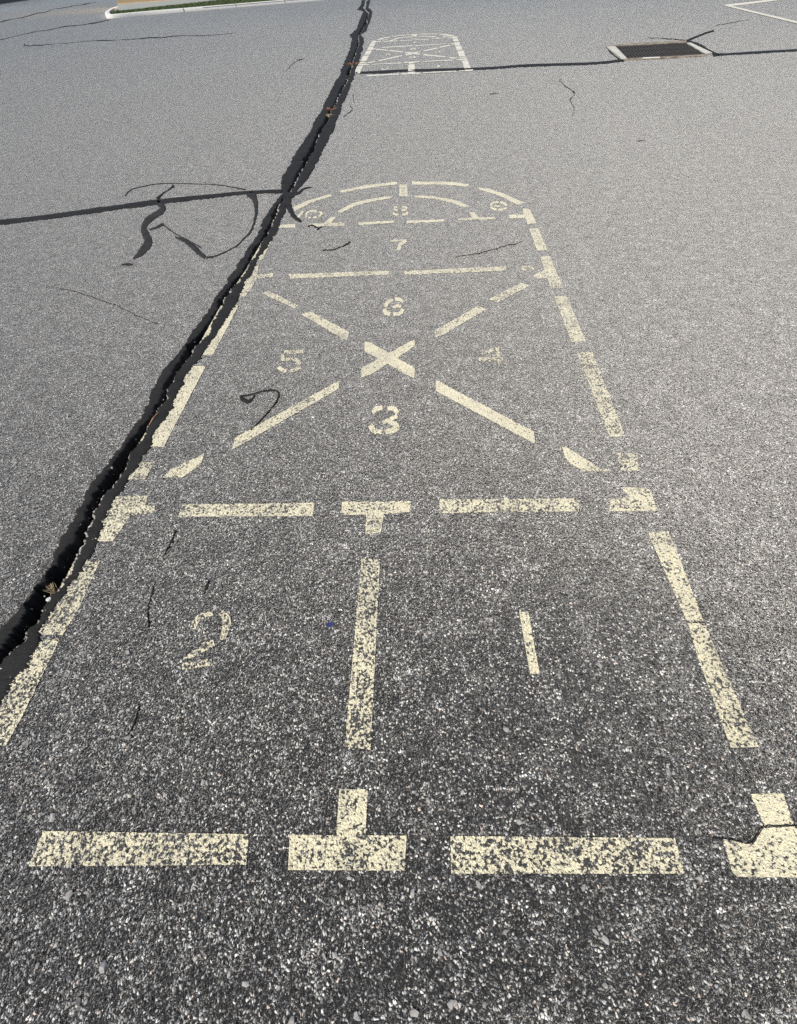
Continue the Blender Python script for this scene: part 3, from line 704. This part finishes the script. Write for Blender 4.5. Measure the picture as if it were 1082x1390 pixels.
tar_strip([[(823,63.6,1.6),(830,72,2.4),(839,79,2),(846,83,3)]], 'tar_patch', 'thin tar fillet along the left side of the drain surround', 'tar patch', seed=53)

# ------------------------------------------------------------------ white court line, top right
line = empty('painted_line', (*G(1020, 12), 0.0))
tag(line, 'crisp white painted line forming a sharp corner at the top right', 'painted line')
for q in ([(981, 7), (1000, 5.2), (1056, -1.6), (1060, .4), (1004, 7.2), (986, 8.6)], [(983, 6.8), (990, 7.2), (1084, 29.6), (1130, 40), (1130, 44), (1084, 33), (986, 8.8)]):
    pg = toG(q); o = link_mesh('line_arm', [(x, y, .006) for x, y in pg], [tuple(range(len(pg)))] if area(pg) > 0 else [tuple(range(len(pg) - 1, -1, -1))], WHITE, line)
    at = o.data.attributes.new('edge', 'FLOAT', 'POINT'); o['wear'] = 0.0

# ------------------------------------------------------------------ kerb, grass, building, dark shade slab
kA = np.array(G(150, 24.6)); kB = np.array(G(400, 3.4)); kd = (kB - kA) / np.linalg.norm(kB - kA); kn = np.array([-kd[1], kd[0]])
if kn[1] < 0: kn = -kn
KH, KW = 0.15, 0.26
wA = np.array(G(162.0, 15.0))
def kerb():
    trace = [G(158.5, 12.8), G(151, 15.6), G(146, 18.6), G(143.4, 21.4), G(145.2, 23.7), G(151, 24.9), tuple(kA + kd * 2.2), tuple(kA + kd * 5)]
    path = smooth_line(trace, 8)
    path = np.array(list(path) + [kA + kd * 60])
    t = np.gradient(path, axis=0); t /= np.linalg.norm(t, axis=1, keepdims=True)
    nin = np.stack([-t[:, 1], t[:, 0]], 1)
    if nin[-1] @ kn < 0: nin = -nin
    prof = [(0, -.01), (0.012, KH - .025), (0.03, KH - .006), (0.05, KH), (KW - .02, KH), (KW, KH - .01), (KW, -.01)]
    v = []; f = []; m = len(prof)
    for p, q in zip(path, nin):
        for d, z in prof: v.append((*(p + q * d), z))
    for i in range(len(path) - 1):
        for j in range(m - 1): f.append((i * m + j, (i + 1) * m + j, (i + 1) * m + j + 1, i * m + j + 1))
    return path, nin, v, f
kpath, knin, kv, kf = kerb()
ko = empty('kerb', (*kA, 0)); tag(ko, 'pale concrete kerb with a rounded end edging the grass at the top left', 'kerb')
link_mesh('kerb_stone', kv, kf, CONCW, ko, True)
for u in (0.9, 3.9, 6.9, 9.9, 12.9):                                      # joints between kerb stones
    mb = MB(); a = kA + kd * u - kn * .003
    mb.box((*a, 0.0), (*(kd * .012), 0), (*(kn * (KW * .9)), 0), (0, 0, KH + .003)); mb.build('joint', TAR_OLD, ko)

# verge between kerb and wall
gi = kpath + knin * (KW - .01)
wd = kd.copy(); wn = np.array(wA) / np.linalg.norm(wA); wn = np.array([wn[0] * math.cos(-.05) - wn[1] * math.sin(-.05), wn[0] * math.sin(-.05) + wn[1] * math.cos(-.05)])
def bank(x, y):
    """the verge rises gently towards the wall"""
    a = np.array([x, y]) - kA
    u = float((np.array([x, y]) - wA) @ kd); f = max(0.0, min(1.0, float(a @ kn) / float((wA - kA) @ kn)))
    return (KH - .03) * (1 - f) + (0.0 + 0.14 * max(0.0, min(1.3, u / 6.5))) * f
poly = [tuple(p) for p in gi] + [tuple(wA + wd * 62 + wn * .2), tuple(wA + wn * .2)]
pa = poly if area(poly) > 0 else poly[::-1]
def verge():
    v = []; f = []
    us = np.concatenate([np.arange(-4, 30, .5), [40, 60]]); vs_ = np.arange(0, 11.6, .5)
    for u in us:
        for q in vs_: p = kA + kd * u + kn * q; v.append((*p, bank(*p)))
    m = len(vs_); cen = []
    for i in range(len(us) - 1):
        for j in range(m - 1):
            idx = (i * m + j, (i + 1) * m + j, (i + 1) * m + j + 1, i * m + j + 1)
            c = np.mean([v[q][:2] for q in idx], 0)
            if inside_poly(np.array([c]), pa)[0]: f.append(idx)
    return v, f
vv, vf = verge()
o = link_mesh('verge', vv, vf, SOIL, None, True); tag(o, kind='structure')
gm = MB(); rr = np.random.default_rng(8)
pts = []
while len(pts) < 16000:
    q = kA + kd * (rr.random(4000) ** 1.4 * 27 - 3.5)[:, None] + kn * (rr.random(4000) * 10.5)[:, None]
    q = q[inside_poly(q, pa)]; pts += [tuple(z) for z in q]
for x, y in pts[:16000]:
    hgt = 0.03 + rr.random() * .045; an = rr.random() * 6.28; w = .012 + rr.random() * .012; lx, ly = rr.normal(size=2) * .03
    dx, dy = math.cos(an) * w, math.sin(an) * w
    zb = bank(x, y) - .01
    gm.add([(x - dx, y - dy, zb), (x + dx, y + dy, zb), (x + lx * .4 + dx * .7, y + ly * .4 + dy * .7, zb + hgt * .6), (x + lx, y + ly, zb + hgt)], [(0, 1, 2), (0, 2, 3)])
go = gm.build('grass', GRASSM); tag(go, 'short green grass strip between the kerb and the building', 'grass', kind='stuff')

bld = empty('building', (*wA, 0)); tag(bld, 'tan rendered building with a white base behind the kerb at the top left', 'building')
L_, DP, HT, PHT = 26.0, 9.0, 4.2, 0.31
mb = MB(); mb.box((*(wA + wd * .03 + wn * .03), PHT), (*(wd * (L_ - .06)), 0), (*(wn * (DP - .06)), 0), (0, 0, HT - PHT)); mb.build('wall', WALLM, bld)
mb = MB(); mb.box((*wA, -.02), (*(wd * L_), 0), (*(wn * DP), 0), (0, 0, PHT + .02)); mb.build('plinth', PLINTH, bld)
mb = MB(); mb.box((*(wA - wd * .3 - wn * .3), HT), (*(wd * (L_ + .6)), 0), (*(wn * (DP + .6)), 0), (0, 0, .25)); mb.build('roof', PLINTH, bld)
for u in np.arange(3, 24, 4.0):
    fr = MB(); a = wA + wd * u - wn * .03
    fr.box((*a, 1.2), (*(wd * 1.8), 0), (*(wn * .09), 0), (0, 0, 1.5)); w_ = fr.build('window', PLINTH, bld)
    gl = MB(); a2 = a + wd * .08 - wn * .004
    gl.box((*a2, 1.28), (*(wd * 1.64), 0), (*(wn * .05), 0), (0, 0, 1.34)); g_ = gl.build('pane', GLASS, None)
    g_.parent = w_; g_.matrix_parent_inverse = Matrix.Identity(4)
    for vt in g_.data.vertices: vt.co -= Vector((*wA, 0))
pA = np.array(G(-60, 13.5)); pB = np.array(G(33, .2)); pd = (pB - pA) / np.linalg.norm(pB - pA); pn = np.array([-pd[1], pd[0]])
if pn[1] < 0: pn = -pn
mb = MB(); mb.box((*(pA - pd * 6), -.02), (*(pd * (6 + np.linalg.norm(pB - pA) + 8)), 0), (*(pn * .3), 0), (0, 0, 1.7))  # upright dark slab added in place of a distant shadow
tag(mb.build('shade_slab', SHADEM), 'dark navy slab standing in for shade just showing at the very top left corner', 'wall')

# ------------------------------------------------------------------ small loose things
def blob(name, px, py, r, mat, label, cat, z=0.0, flat=.6, seed=0, group=None, ln=1.0, ang=0.0):
    """an angular stone"""
    import bmesh
    bm = bmesh.new(); bmesh.ops.create_icosphere(bm, subdivisions=2, radius=1.0); r_ = np.random.default_rng(seed)
    cuts = [Vector(r_.normal(size=3)).normalized() for _ in range(9)]
    for v in bm.verts:
        p = v.co.copy()
        for c in cuts:
            d = p.dot(c)
            if d > .68: p -= c * (d - .68)
        x, y = p.x * ln, p.y
        v.co = Vector((x * math.cos(ang) - y * math.sin(ang), x * math.sin(ang) + y * math.cos(ang), p.z * flat)) * r
    me = bpy.data.meshes.new(name); bm.to_mesh(me); bm.free(); me.materials.append(mat)
    o = bpy.data.objects.new(name, me); COL.objects.link(o); o.location = (*G(px, py), z)
    return tag(o, label, cat, group)
blob('pebble', 122, 714, .008, CHIP, 'upper of two white stones caught in the wide crack left of the near court', 'stone', -.004, .7, 1, 'white stones in the crack', 1.3, .8)
blob('pebble', 110.5, 743, .010, CHIP, 'larger lower white stone wedged in the wide crack', 'stone', -.006, .7, 2, 'white stones in the crack', 1.6, 1.2)
blob('pebble', 66, 813, .009, CHIP, 'pale stone lying below the dry weed tuft in the crack', 'stone', -.004, .7, 3, 'white stones in the crack', 1.2, .3)
blob('paint_fleck', 448, 848, .009, BLUE, 'tiny blue fleck on the asphalt left of the central dash', 'fleck', .0006, .12, 4, None, 1.4, .2)

def stalks(name, items, mat, label, cat, rad=.0012, group=None):
    mb = MB()
    for p, q in items:
        p, q = np.array(p), np.array(q); mid = (p + q) / 2 + np.array([0, 0, .004])
        for a, b, r0, r1 in ((p, mid, rad, rad * .9), (mid, q, rad * .9, rad * .5)):
            d = b - a; d = d / max(np.linalg.norm(d), 1e-6); u = np.cross(d, (0.3, 0.2, 1)); u /= np.linalg.norm(u); w = np.cross(d, u)
            ring = lambda c, r: [c + r * (u * math.cos(k * math.pi * .4) + w * math.sin(k * math.pi * .4)) for k in range(5)]
            mb.add(ring(a, r0) + ring(b, r1), [(k, (k + 1) % 5, 5 + (k + 1) % 5, 5 + k) for k in range(5)] + [(4, 3, 2, 1, 0), (5, 6, 7, 8, 9)])
    o = mb.build(name, mat); c = Vector(items[0][0]); c.z = 0
    for v in o.data.vertices: v.co -= c
    o.location = c
    return tag(o, label, cat, group)
rr = np.random.default_rng(21)
def tuft(px, py, n, spread, hgt):
    b = np.array((*G(px, py), -.03)); out = []
    for i in range(n):
        a = rr.random() * 6.28; s = spread * (.4 + .6 * rr.random())
        out.append((b + np.array([rr.normal() * .006, rr.normal() * .008, 0]), b + np.array([math.cos(a) * s, math.sin(a) * s, .03 + hgt * rr.random()])))
    return out
stalks('dry_weed', tuft(69, 798, 26, .020, .012), STRAW, 'dry brown weed tuft stuck in the crack at the lower left', 'weed', .0011, 'weeds in the main crack')
stalks('dry_weed', tuft(451, 149, 40, .09, .03), RUSTW, 'rusty red weed growing in the crack below the far court', 'weed', .004, 'weeds in the main crack')
stalks('dry_weed', tuft(479, 87.5, 46, .14, .03), RUSTW, 'rusty weed spread over the crack beside the far court corner', 'weed', .005, 'weeds in the main crack')
stalks('dry_weed', tuft(448, 157, 24, .06, .02), STRAW, 'pale straw weed in the crack just below the rusty one', 'weed', .003, 'weeds in the main crack')
g1, g2 = G(203, 578), G(216, 561)
stalks('twig', [((*g1, .004), (*g2, .006))], TWIG, 'thin orange twig lying across the lip of the crack', 'twig', .0022)
g1, g2 = G(57, 845), G(32, 872)
stalks('straw_blade', [((*g1, -.004), (*g2, -.002)), ((*G(52, 842), -.006), (*G(36, 866), -.006))], STRAW, 'dry straw blades along the crack gap at the lower left', 'straw', .0018)
g1, g2 = G(-12, 911), G(8, 908)
stalks('stick', [((*g1, -.002), (*g2, 0.002))], PALE, 'short pale stick poking into the crack at the left edge', 'stick', .0046)

# grit crumbled into the gap and along its lips
cg = MB(); rr = np.random.default_rng(61)
for i in range(0, NP - 1):
    if PYS[i] > 1050: break
    for _ in range(rr.poisson(0.34 if PYS[i] > 420 else 0.22)):
        t = rr.choice([rr.normal(.86, .07), rr.normal(.1, .06), rr.random()], p=[.68, .25, .07]); p = WIL[i] * (1 - t) + WIR[i] * t
        r = (.0011 + .0026 * rr.random() ** 2) * (1.0 if PYS[i] > 420 else 1.5)
        onlip = t > .97 or t < .03
        z = .0048 if onlip else -.010 - .02 * rr.random()
        vtx = np.array([(-1, -1, -.6), (1, -.8, -.7), (.9, 1, -.6), (-.8, .9, -.7), (-.7, -.6, .7), (.6, -.8, .5), (.7, .7, .8), (-.9, .5, .5)]) * (1 + .3 * rr.normal(size=(8, 1))) * r
        cg.add(vtx + np.array([p[0], p[1], z]), [(3, 2, 1, 0), (4, 5, 6, 7), (0, 1, 5, 4), (1, 2, 6, 5), (2, 3, 7, 6), (3, 0, 4, 7)])
tag(cg.build('crack_grit', GRAV), 'crumbled grit along the lips of the main crack', 'grit', kind='stuff')

# pale stones half sunk in the near asphalt
gv = MB(); rr = np.random.default_rng(33); t_ = (1 + 5 ** .5) / 2
ico_v = np.array([(-1, t_, 0), (1, t_, 0), (-1, -t_, 0), (1, -t_, 0), (0, -1, t_), (0, 1, t_), (0, -1, -t_), (0, 1, -t_), (t_, 0, -1), (t_, 0, 1), (-t_, 0, -1), (-t_, 0, 1)]) / 1.902
ico_f = [(0, 11, 5), (0, 5, 1), (0, 1, 7), (0, 7, 10), (0, 10, 11), (1, 5, 9), (5, 11, 4), (11, 10, 2), (10, 7, 6), (7, 1, 8), (3, 9, 4), (3, 4, 2), (3, 2, 6), (3, 6, 8), (3, 8, 9), (4, 9, 5), (2, 4, 11), (6, 2, 10), (8, 6, 7), (9, 8, 1)]
allpoly = [np.array(toG(p)) for _, _, ps in D for p in ps]
cnt = 0
while cnt < 900:
    y = -.35 + 4.2 * rr.random() ** 1.6; x = (rr.random() * 2 - 1) * wof(y) * .95; q = np.array([[x, y]])
    if any(inside_poly(q, p)[0] for p in allpoly): continue
    d = np.abs(WL[:, 1] - y).argmin()
    if WL[d, 0] - .02 < x < WR[d, 0] + .02: continue
    r = .0020 + .0058 * rr.random() ** 2.6
    v = ico_v * (1 + .28 * rr.normal(size=(12, 1))) * np.array([1.3, .9, .6]) * r
    a = rr.random() * 6.28; v = v @ np.array([[math.cos(a), math.sin(a), 0], [-math.sin(a), math.cos(a), 0], [0, 0, 1]])
    gv.add(v + np.array([x, y, .0004]), ico_f); cnt += 1
tag(gv.build('loose_gravel', GRAV), 'small pale stone chips sprinkled over the asphalt', 'gravel', kind='stuff')

# ------------------------------------------------------------------ light
SUN_EL, SUN_AZ = 51.0, 217.0            # azimuth clockwise from +Y: sun from the left, slightly behind the viewer
w = bpy.data.worlds.new('World'); sc.world = w; w.use_nodes = True
nt = w.node_tree; bg = nt.nodes['Background']
sky = nt.nodes.new('ShaderNodeTexSky'); sky.sky_type = 'NISHITA'; sky.sun_disc = False
sky.sun_elevation = math.radians(SUN_EL); sky.sun_rotation = math.radians(SUN_AZ)
nt.links.new(sky.outputs[0], bg.inputs['Color']); bg.inputs['Strength'].default_value = 0.10
sd = bpy.data.lights.new('sun', 'SUN'); sd.energy = 4.2; sd.angle = math.radians(0.53); sd.color = (1.0, .94, .845)
so = bpy.data.objects.new('sun', sd); COL.objects.link(so)
el, az = math.radians(SUN_EL), math.radians(SUN_AZ)
to_sun = Vector((math.sin(az) * math.cos(el), math.cos(az) * math.cos(el), math.sin(el)))
so.rotation_euler = to_sun.to_track_quat('Z', 'Y').to_euler(); so.location = to_sun * 20

sc.render.engine = 'CYCLES'
sc.view_settings.view_transform = 'Standard'; sc.view_settings.look = 'None'
sc.view_settings.exposure = 0.07; sc.view_settings.gamma = 1.0
try: sc.cycles.use_denoising = False
except Exception: pass
sc.cycles.max_bounces = 5; sc.cycles.diffuse_bounces = 3; sc.cycles.transparent_max_bounces = 6
